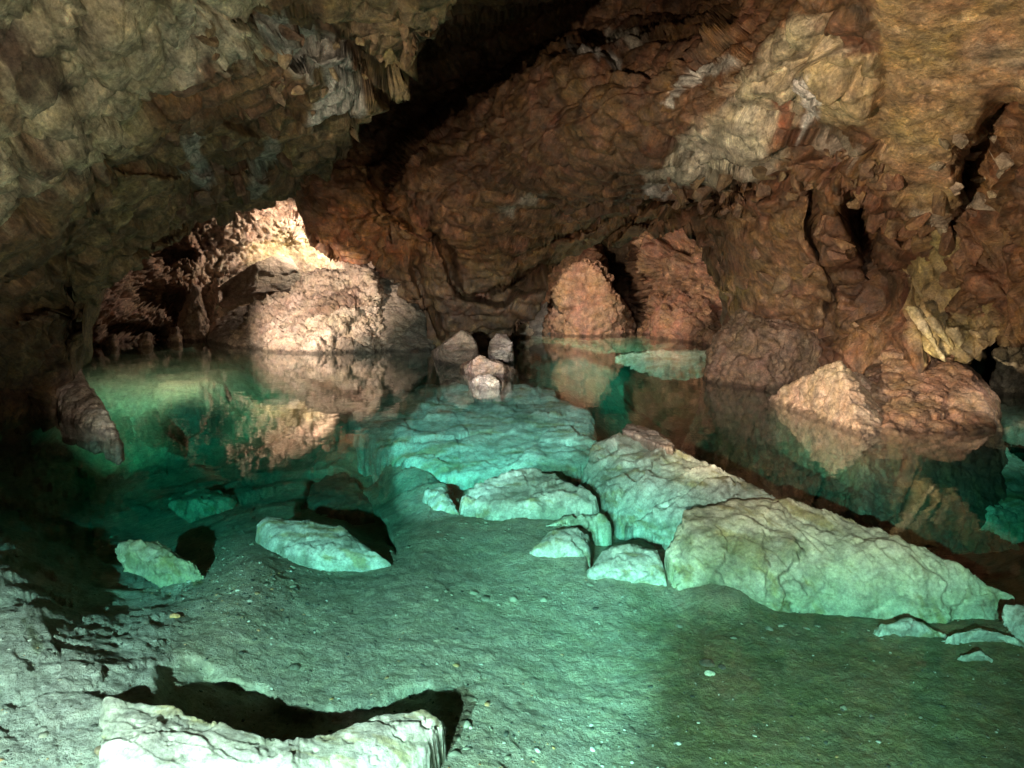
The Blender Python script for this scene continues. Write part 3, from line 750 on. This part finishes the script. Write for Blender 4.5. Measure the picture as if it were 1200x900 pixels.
def slab(name, outl, th, label, cat, base, seed, amp=.16, size=.45, group=None, strata=STR, dome=.03, rough=1.0, patches=(), grain=(.25, 1.0, .3), sink=.0, slope=.07):
    """outl: (px, py, z) of the top edge; a broken plate whose sides go down by th"""
    O = np.array(outl, float)
    wpx = np.ptp(O[:, 0]); step = max(1.3, wpx / 300.)
    fz = max(6., min(26., wpx / 9.))
    m = 16
    X, Y = np.meshgrid(np.arange(O[:, 0].min() - m, O[:, 0].max() + m, step), np.arange(O[:, 1].min() - m, O[:, 1].max() + m * 1.5, step))
    wx = X + n2(X, Y, 1 / fz, seed, 5) * fz * .42 * rough; wy = Y + n2(X, Y, 1 / fz, seed + 1, 5) * fz * .32 * rough
    s = poly_in(wx, wy, [tuple(q) for q in O[:, :2]])
    A = np.c_[np.ones(len(O)), O[:, :2]]; pl = np.linalg.lstsq(A, O[:, 2], rcond=None)[0]
    pl = pl[0] + pl[1] * X + pl[2] * Y
    z = .6 * pl + .4 * np.clip(tps([tuple(q) for q in O], X, Y), O[:, 2].min() - .05, O[:, 2].max() + .04)
    z = z + dome * smooth(s, 0, 30) - sink - slope * smooth((Y - O[:, 1].min()) / np.ptp(O[:, 1]), .45, 1.05)
    P = W(X, Y, np.minimum(z, .5))
    n = grid_normals(P); n = n * np.sign(n[..., 2:3].mean())
    h, ln = cleave(P.reshape(-1, 3), seed, grain, size)
    h = (h * amp / .16 + .13 * relief(P.reshape(-1, 3), None, amp, seed, strata, size, layer=.8)).reshape(X.shape)
    P = P + n * h[..., None]
    wd = 5.5
    P[..., 2] -= th * smooth(-s, -1.0, wd) + .035 * smooth(-s, -8, 0)
    n = grid_normals(P); n = n * np.sign(n[..., 2:3].mean())
    h = relief(P.reshape(-1, 3) + 31, None, amp * .8, seed + 3, strata, size * .6).reshape(X.shape)
    P = P + n * (h * smooth(-s, -6, 0))[..., None]
    keep = s > -wd - 1.5 * step
    Pf = P.reshape(-1, 3)
    jig = np.stack([fbm(Pf, 4, 3, seed + 7), fbm(Pf, 4, 3, seed + 8)], -1) * .06 * smooth(-s.ravel(), -4, 3)[:, None]
    Pf[:, :2] += jig
    Q = grid_quads(*X.shape); Q = Q[keep.ravel()[Q].all(1)]
    use = np.zeros(len(Pf), bool); use[Q.ravel()] = True; idx = np.cumsum(use) - 1
    V = Pf[use]; Q = idx[Q]
    col = np.ones((len(V), 3)) * np.array(base[0])
    mm = smooth(fbm(V, 1.6 / size, 5, seed + 30, .6), -.1, .25)[:, None]
    col = col * (1 - mm) + np.array(base[1]) * mm
    g = np.array(grain) / np.linalg.norm(grain); q = V + np.outer(V @ g, g) * 3
    f1 = fbm(q, .9 / size, 5, seed + 33, .65); f2 = fbm(V, 1.3 / size, 5, seed + 36, .6)
    mm = smooth(f1, .04, .22)[:, None] * .85
    col = col * (1 - mm) + np.array(base[0]) * np.array([.62, .56, .34]) * mm
    mm = smooth(f2, .06, .26)[:, None] * .75
    col = col * (1 - mm) + np.array(base[0]) * np.array([.45, .5, .42]) * mm
    col = col * (1 - .55 * ln[use])[:, None]
    c = V.mean(0)
    me = mesh_from(name, V - c, Q, col)
    o = link(name, me, M_SLAB, label=label, cat=cat, group=group)
    o.location = c
    return o


slab('rock_slab', [(408, 486, -.34), (440, 462, -.28), (500, 450, -.22), (600, 449, -.18), (650, 458, -.16), (700, 488, -.2), (698, 535, -.36), (650, 566, -.5), (570, 562, -.58), (500, 552, -.6), (430, 520, -.58)], .6,
     'wide flat turquoise slab under water in the middle of the lake', 'rock slab', SL, 201, amp=.14, size=.8)
big = slab('rock_slab', [(682, 548, -.42), (700, 518, -.16), (735, 503, -.03), (765, 510, 0), (800, 528, -.02), (900, 572, -.04), (920, 585, -.1), (900, 625, -.3), (800, 640, -.5), (716, 606, -.56)], .5,
     'long turquoise slab whose tip breaks the water', 'rock slab', SL, 202, amp=.2, size=.6, grain=(.84, .54, .4))
tip = rock('rock_tip', [D(735, 498, 9.6), D(755, 500, 9.5), D(772, 506, 9.2), D(785, 516, 8.8)] + foot([(728, 503), (755, 514), (788, 526), (790, 520), (765, 506), (745, 500)], -.2, 1.05),
     'jagged pink tip rising just above the water', None, PINK, seed=116, amp=.3, size=.2, crust=.6)
tip.parent = big; tip.location = tip.location - big.location
slab('rock_slab', [(785, 640, -.34), (800, 600, -.16), (860, 585, -.08), (920, 583, -.05), (1000, 602, -.06), (1100, 645, -.18), (1190, 694, -.5), (1160, 722, -.64), (1000, 724, -.64), (880, 708, -.62), (792, 694, -.58)], .7,
     'largest pale green slab sloping to the right edge under water', 'rock slab', ((.44, .42, .29), (.54, .51, .36)), 203, amp=.2, size=.6, grain=(.84, .54, .4))
slab('rock_slab', [(540, 580, -.34), (565, 562, -.26), (610, 548, -.2), (650, 552, -.2), (700, 578, -.24), (690, 590, -.3), (640, 610, -.38), (600, 622, -.44), (545, 600, -.44)], .5,
     'broken pale slab just left of the big slabs, under water', 'rock slab', SL, 204, amp=.22, size=.45, sink=.06, slope=.1)
slab('rock', [(498, 574, -.42), (520, 566, -.38), (532, 585, -.4), (545, 605, -.46), (560, 618, -.5), (525, 610, -.52), (505, 590, -.5)], .4,
     'small pale shard against the left end of the broken slab', 'rock', SL, 205, amp=.2, size=.3, sink=.06, slope=.1)
slab('rock', [(618, 645, -.44), (640, 622, -.36), (672, 615, -.34), (690, 622, -.36), (688, 655, -.42), (655, 668, -.48)], .4,
     'pale angular block below the broken slab, left of the dark gap', 'rock', SL, 206, amp=.2, size=.3, sink=.06, slope=.1)
slab('rock', [(680, 670, -.46), (705, 645, -.36), (735, 634, -.32), (772, 640, -.34), (780, 668, -.42), (782, 695, -.52), (740, 700, -.56), (665, 680, -.54)], .4,
     'pale wedge shaped block below the dark gap', 'rock', SL, 207, amp=.2, size=.3, sink=.06, slope=.1)
slab('rock', [(628, 618, -.44), (660, 602, -.38), (712, 598, -.36), (715, 612, -.42), (680, 622, -.46), (640, 630, -.5)], .4,
     'narrow grey green block between the broken slab and the angular block', 'rock', SLG, 208, amp=.25, size=.3, sink=.06, slope=.1)
slab('rock', [(300, 610, -.34), (312, 601, -.3), (372, 608, -.3), (400, 613, -.32), (462, 658, -.44), (440, 668, -.5), (352, 680, -.52), (330, 650, -.46), (310, 628, -.44)], .35,
     'bright whitish angular stone lying alone on the silt', 'rock', ((.52, .51, .44), (.60, .59, .51)), 209, amp=.12, size=.4, slope=.08, rough=.4, sink=.05)
slab('rock', [(118, 812, -.17), (165, 818, -.15), (230, 838, -.15), (290, 856, -.15), (330, 864, -.16), (380, 856, -.16), (440, 832, -.17), (500, 820, -.22), (522, 834, -.26), (500, 878, -.34), (460, 940, -.36), (200, 960, -.24), (115, 900, -.2)], .35,
     'big white foreground stone with a dark hollow behind it', 'rock', ((.40, .39, .31), (.52, .50, .42)), 210, amp=.14, size=.4)
slab('rock', [(350, 600, -1.2), (365, 565, -1.1), (400, 548, -1.0), (440, 580, -1.1), (470, 640, -1.2), (420, 620, -1.2)], .5,
     'dark plate standing in for the shadow behind the whitish angular stone', 'rock', DBR, 211, amp=.2, size=.4)  # dark plate shaped like the shadow cast by the whitish stone
slab('rock', [(205, 585, -.95), (240, 570, -.9), (270, 580, -.92), (262, 596, -1.0), (225, 600, -1.0)], .06,
     'small blue green sunken stone by the left shelf', 'rock', ((.20, .22, .15), (.28, .30, .21)), 212, amp=.2, size=.4, sink=.12)
slab('rock', [(140, 634, -.3), (185, 632, -.28), (225, 655, -.34), (237, 678, -.42), (200, 672, -.42), (150, 650, -.38)], .06,
     'yellowish mossy block on the edge of the left shelf', 'rock', ((.26, .26, .16), (.36, .35, .25)), 213, amp=.25, size=.3, sink=.07)
slab('rock_slab', [(728, 416, -.12), (780, 408, -.10), (845, 411, -.10), (850, 426, -.13), (780, 431, -.15)], .12,
     'green flat shelf under water in the right grotto', 'rock slab', ((.52, .54, .38), (.60, .61, .45)), 214, amp=.2, size=.6)
slab('rock_slab', [(600, 398, -.12), (650, 389, -.10), (760, 390, -.10), (770, 402, -.12), (640, 406, -.14)], .12,
     'far green shelf under water below the pink brown fin of rock', 'rock slab', ((.52, .54, .38), (.60, .61, .45)), 215, amp=.2, size=.6)
slab('rock_slab', [(1130, 450, -.14), (1200, 444, -.12), (1290, 450, -.14), (1290, 515, -.26), (1190, 498, -.24), (1140, 472, -.2)], .2,
     'yellow green shelf under water at the right edge', 'rock slab', SLG, 216, amp=.2, size=.5)
slab('rock_slab', [(960, 530, -.7), (1060, 518, -.6), (1150, 525, -.6), (1260, 545, -.6), (1260, 620, -.9), (1160, 608, -.95), (1060, 575, -.9)], .15,
     'dim green slab sunk behind the largest slab at the right', 'rock slab', SLG, 217, amp=.25, size=.6)
for k, o_ in enumerate([[(1032, 728, -.5), (1065, 720, -.46), (1110, 738, -.48), (1112, 748, -.54), (1045, 745, -.54)], [(1110, 738, -.48), (1150, 730, -.44), (1200, 745, -.48), (1180, 752, -.54)],
                        [(1125, 762, -.52), (1150, 756, -.48), (1165, 768, -.52), (1150, 776, -.56)], [(1180, 705, -.3), (1230, 700, -.28), (1240, 735, -.36), (1200, 730, -.4)]]):
    slab('rock', [(a_, b_, c_ - .1) for a_, b_, c_ in o_], .08, ['flat stone below the right end of the largest slab', 'thin flat stone at the right edge below the largest slab',
         'small pale chip lowest under the right end of the largest slab', 'stone at the right edge touching the end of the largest slab'][k], 'rock', SL, 220 + k, amp=.2, size=.25)


# ------------------------------------------------------------------ stalactites, parts of the hanging wall
wall = bpy.data.objects['cave_wall']
for k, (x0, y0, x1, y1, d, wd) in enumerate([(1068, 360, 1108, 424, 9.4, 9), (1090, 372, 1118, 412, 9.3, 8), (1118, 385, 1136, 424, 9.2, 9), (1140, 388, 1150, 412, 9.2, 7), (1176, 385, 1180, 405, 8.8, 6)]):
    pts = []
    for t, r in ((0, wd * 1.2), (.3, wd), (.65, wd * .65), (1, wd * .25)):
        x = x0 + (x1 - x0) * t; y = y0 + (y1 - y0) * t
        for a in range(6):
            q = a * math.pi / 3
            pts.append(D(x + r * math.cos(q), y + r * .2 * math.sin(q), d + r * .011 * math.sin(q)))
    rock('stalactite', pts, None, None, ((.46, .38, .20), (.54, .46, .28)), mat=M_WALL, seed=240 + k, amp=.3, size=.18, parent=wall)


# ------------------------------------------------------------------ pebbles and grit on the silt
# ------------------------------------------------------------------ broken blocks wedged in the walls, parts of the wall or roof they sit in
from mathutils.bvhtree import BVHTree


def wall_blocks(host, regions, seed):
    rg = np.random.default_rng(seed)
    bvh = BVHTree.FromObject(host, bpy.context.evaluated_depsgraph_get())
    shapes = []
    for k in range(14):
        bm = bmesh.new()
        for _ in range(13):
            v = rg.normal(size=3); v /= np.abs(v).max() ** .6 * np.linalg.norm(v) ** .4
            bm.verts.new(v * (1, .8, .62))
        r = bmesh.ops.convex_hull(bm, input=bm.verts)
        bmesh.ops.delete(bm, geom=[g for g in r['geom_interior'] if isinstance(g, bmesh.types.BMVert)], context='VERTS')
        bmesh.ops.recalc_face_normals(bm, faces=bm.faces)
        bmesh.ops.bevel(bm, geom=list(bm.edges), offset=.05, segments=1, affect='EDGES')
        shapes.append(bm)
    for poly, cnt, smin, smax, col in regions:
        P_ = np.array(poly, float); m = 0; tries = 0
        while m < cnt and tries < cnt * 20:
            tries += 1
            x = rg.uniform(P_[:, 0].min(), P_[:, 0].max()); y = rg.uniform(P_[:, 1].min(), P_[:, 1].max())
            if poly_in(np.array([x]), np.array([y]), poly)[0] < 0: continue
            r = ray(x, y); r /= np.linalg.norm(r)
            hit = bvh.ray_cast(Vector((0, 0, CAMZ)), Vector(r))
            if hit[0] is None: continue
            sz = rg.uniform(smin, smax) ** 1.0 * hit[3] / F
            key = rg.integers(len(shapes)); me = bpy.data.meshes.new('rock_block'); shapes[key].to_mesh(me); me.transform(Matrix.Diagonal((sz * rg.uniform(.9, 1.3), sz * rg.uniform(.7, 1.1), sz * rg.uniform(.6, 1), 1)))
            c = np.array(col) * rg.uniform(.75, 1.25) * rg.uniform(.94, 1.06, 3)
            set_col(me, np.tile(c, (len(me.vertices), 1)))
            me.materials.append(host.data.materials[0])
            o = bpy.data.objects.new('rock_block', me); COL.objects.link(o)
            o.location = Vector(hit[0]) + Vector(r) * sz * .05
            o.rotation_euler = (rg.uniform(0, 6.3), rg.uniform(0, 6.3), rg.uniform(0, 6.3))
            o.parent = host; m += 1
    for bm in shapes: bm.free()


wall_blocks(bpy.data.objects['cave_wall'], [
    ([(780, 215), (860, 200), (960, 175), (1040, 190), (1000, 240), (930, 240), (830, 265), (790, 260)], 34, 6, 15, (.24, .16, .10)),
    ([(950, 210), (1060, 200), (1170, 260), (1160, 330), (1060, 330), (960, 300)], 26, 8, 20, (.24, .145, .085)),
    ([(640, 250), (780, 200), (800, 230), (690, 290)], 16, 4, 10, (.20, .125, .08)),
    ([(380, 290), (520, 240), (560, 300), (500, 390)], 12, 5, 12, (.24, .14, .08)),
    ([(1100, 160), (1150, 120), (1190, 200), (1150, 260), (1100, 240)], 14, 6, 14, (.42, .34, .26)),
    ([(860, 290), (960, 300), (1050, 380), (1000, 420), (880, 360)], 10, 8, 18, (.27, .17, .10))], 5)
wall_blocks(bpy.data.objects['cave_roof'], [
    ([(240, 20), (400, 50), (410, 150), (330, 120), (240, 60)], 16, 6, 14, (.30, .22, .14)),
    ([(160, 150), (330, 120), (390, 200), (230, 250), (150, 240)], 20, 7, 16, (.19, .13, .08)),
    ([(400, 10), (520, 10), (480, 80), (420, 90)], 8, 6, 13, (.26, .19, .10))], 6)


def pebbles():
    rng = np.random.default_rng(4)
    ico = bmesh.new(); bmesh.ops.create_icosphere(ico, subdivisions=1, radius=1)
    V0 = np.array([v.co[:] for v in ico.verts]); T0 = np.array([[v.index for v in f.verts] for f in ico.faces]); ico.free()
    bed = bpy.data.objects['lake_bed']
    from mathutils.bvhtree import BVHTree
    me = bed.data
    n = len(me.vertices); V = np.empty(n * 3, np.float32); me.vertices.foreach_get('co', V)
    # bilinear look-up through the sight lines: cast rays at the bed
    dg = bpy.context.evaluated_depsgraph_get(); bv = BVHTree.FromObject(bed, dg)
    Vs, Ts, Cs = [], [], []; off = 0
    spots = []
    for _ in range(5200):
        if rng.random() < .3: px, py = rng.normal(280, 60), rng.normal(690, 28)
        elif rng.random() < .3: px, py = rng.normal(560, 200), rng.normal(880, 40)
        else: px, py = rng.uniform(-50, 1230), rng.uniform(640, 930)
        spots.append((px, py, rng.lognormal(-5.3, .6)))
    for _ in range(200):
        c_ = [(215, 590, 28, 8), (300, 670, 60, 16), (620, 700, 70, 9), (150, 650, 50, 14), (560, 620, 50, 12), (900, 735, 140, 10), (520, 850, 20, 20)][rng.integers(7)]
        spots.append((rng.normal(c_[0], c_[2]), rng.normal(c_[1], c_[3]), -rng.lognormal(-3.9, .4)))
    for px, py, s in spots:
        big = s < 0; s = abs(s)
        r = ray(px, py); r = r / np.linalg.norm(r)
        hit = bv.ray_cast(Vector((0, 0, CAMZ)), Vector(r))
        if hit[0] is None: continue
        s = s if big else min(s, .035)
        sc = np.array([1, rng.uniform(.45, 1), rng.uniform(.3, .6)]) * s
        R = rot('Z', rng.uniform(0, 360)) @ rot('X', rng.uniform(-25, 25))
        v = (V0 * (1 + rng.uniform(-.38, .38, (len(V0), 1))) * sc) @ R.T + np.array(hit[0]) - [0, 0, s * .05]
        Vs.append(v); Ts.append(T0 + off); off += len(v)
        c = rng.choice(5, p=[.42, .16, .30, .02, .1])
        c = [(.06, .065, .05), (.45, .44, .36), (.22, .21, .15), (.62, .6, .52), (.38, .22, .10)][c]
        if big: c = (.26, .25, .18)
        Cs.append(np.tile(np.array(c) * rng.uniform(.7, 1.2), (len(v), 1)))
    me = mesh_from('pebbles', np.concatenate(Vs), np.concatenate(Ts), np.concatenate(Cs))
    link('pebbles', me, M_PEBBLE, kind='stuff', label='fine gravel and grit scattered on the pale silt', cat='gravel')
    return bv


bv = pebbles()
for k, (x, y, s, c, lab) in enumerate([(829, 779, 9, (.07, .07, .05), 'dark pebble on the green silt right of centre'), (846, 782, 5, (.06, .06, .05), 'smaller dark pebble just right of the dark pebble'),
                                 (832, 790, 6, (.7, .68, .5), 'pale pebble just below the dark pebble'), (345, 783, 6, (.10, .10, .07), 'dark pebble above the hollow of the foreground stone'),
                                 (122, 880, 9, (.20, .15, .09), 'brown pebble left of the foreground stone'), (205, 723, 6, (.55, .28, .12), 'orange pebble on the left shelf')]):
    r = ray(x, y); r = r / np.linalg.norm(r); h = np.array(bv.ray_cast(Vector((0, 0, CAMZ)), Vector(r))[0])
    rr = s / F * np.linalg.norm(h - [0, 0, CAMZ]); rg = np.random.default_rng(k)
    rock('pebble', [h + rr * np.array([math.cos(a) * rg.uniform(.8, 1.1), math.sin(a) * rg.uniform(.7, 1), z]) for a in np.arange(0, 6.2, .9) for z in (-.3, .35)] + [h + rr * np.array([0, 0, .7])],
         lab, 'pebble', (c, np.array(c) * 1.2), mat=M_PEBBLE, seed=260 + k, amp=.2, size=.06, vox=rr / 7)
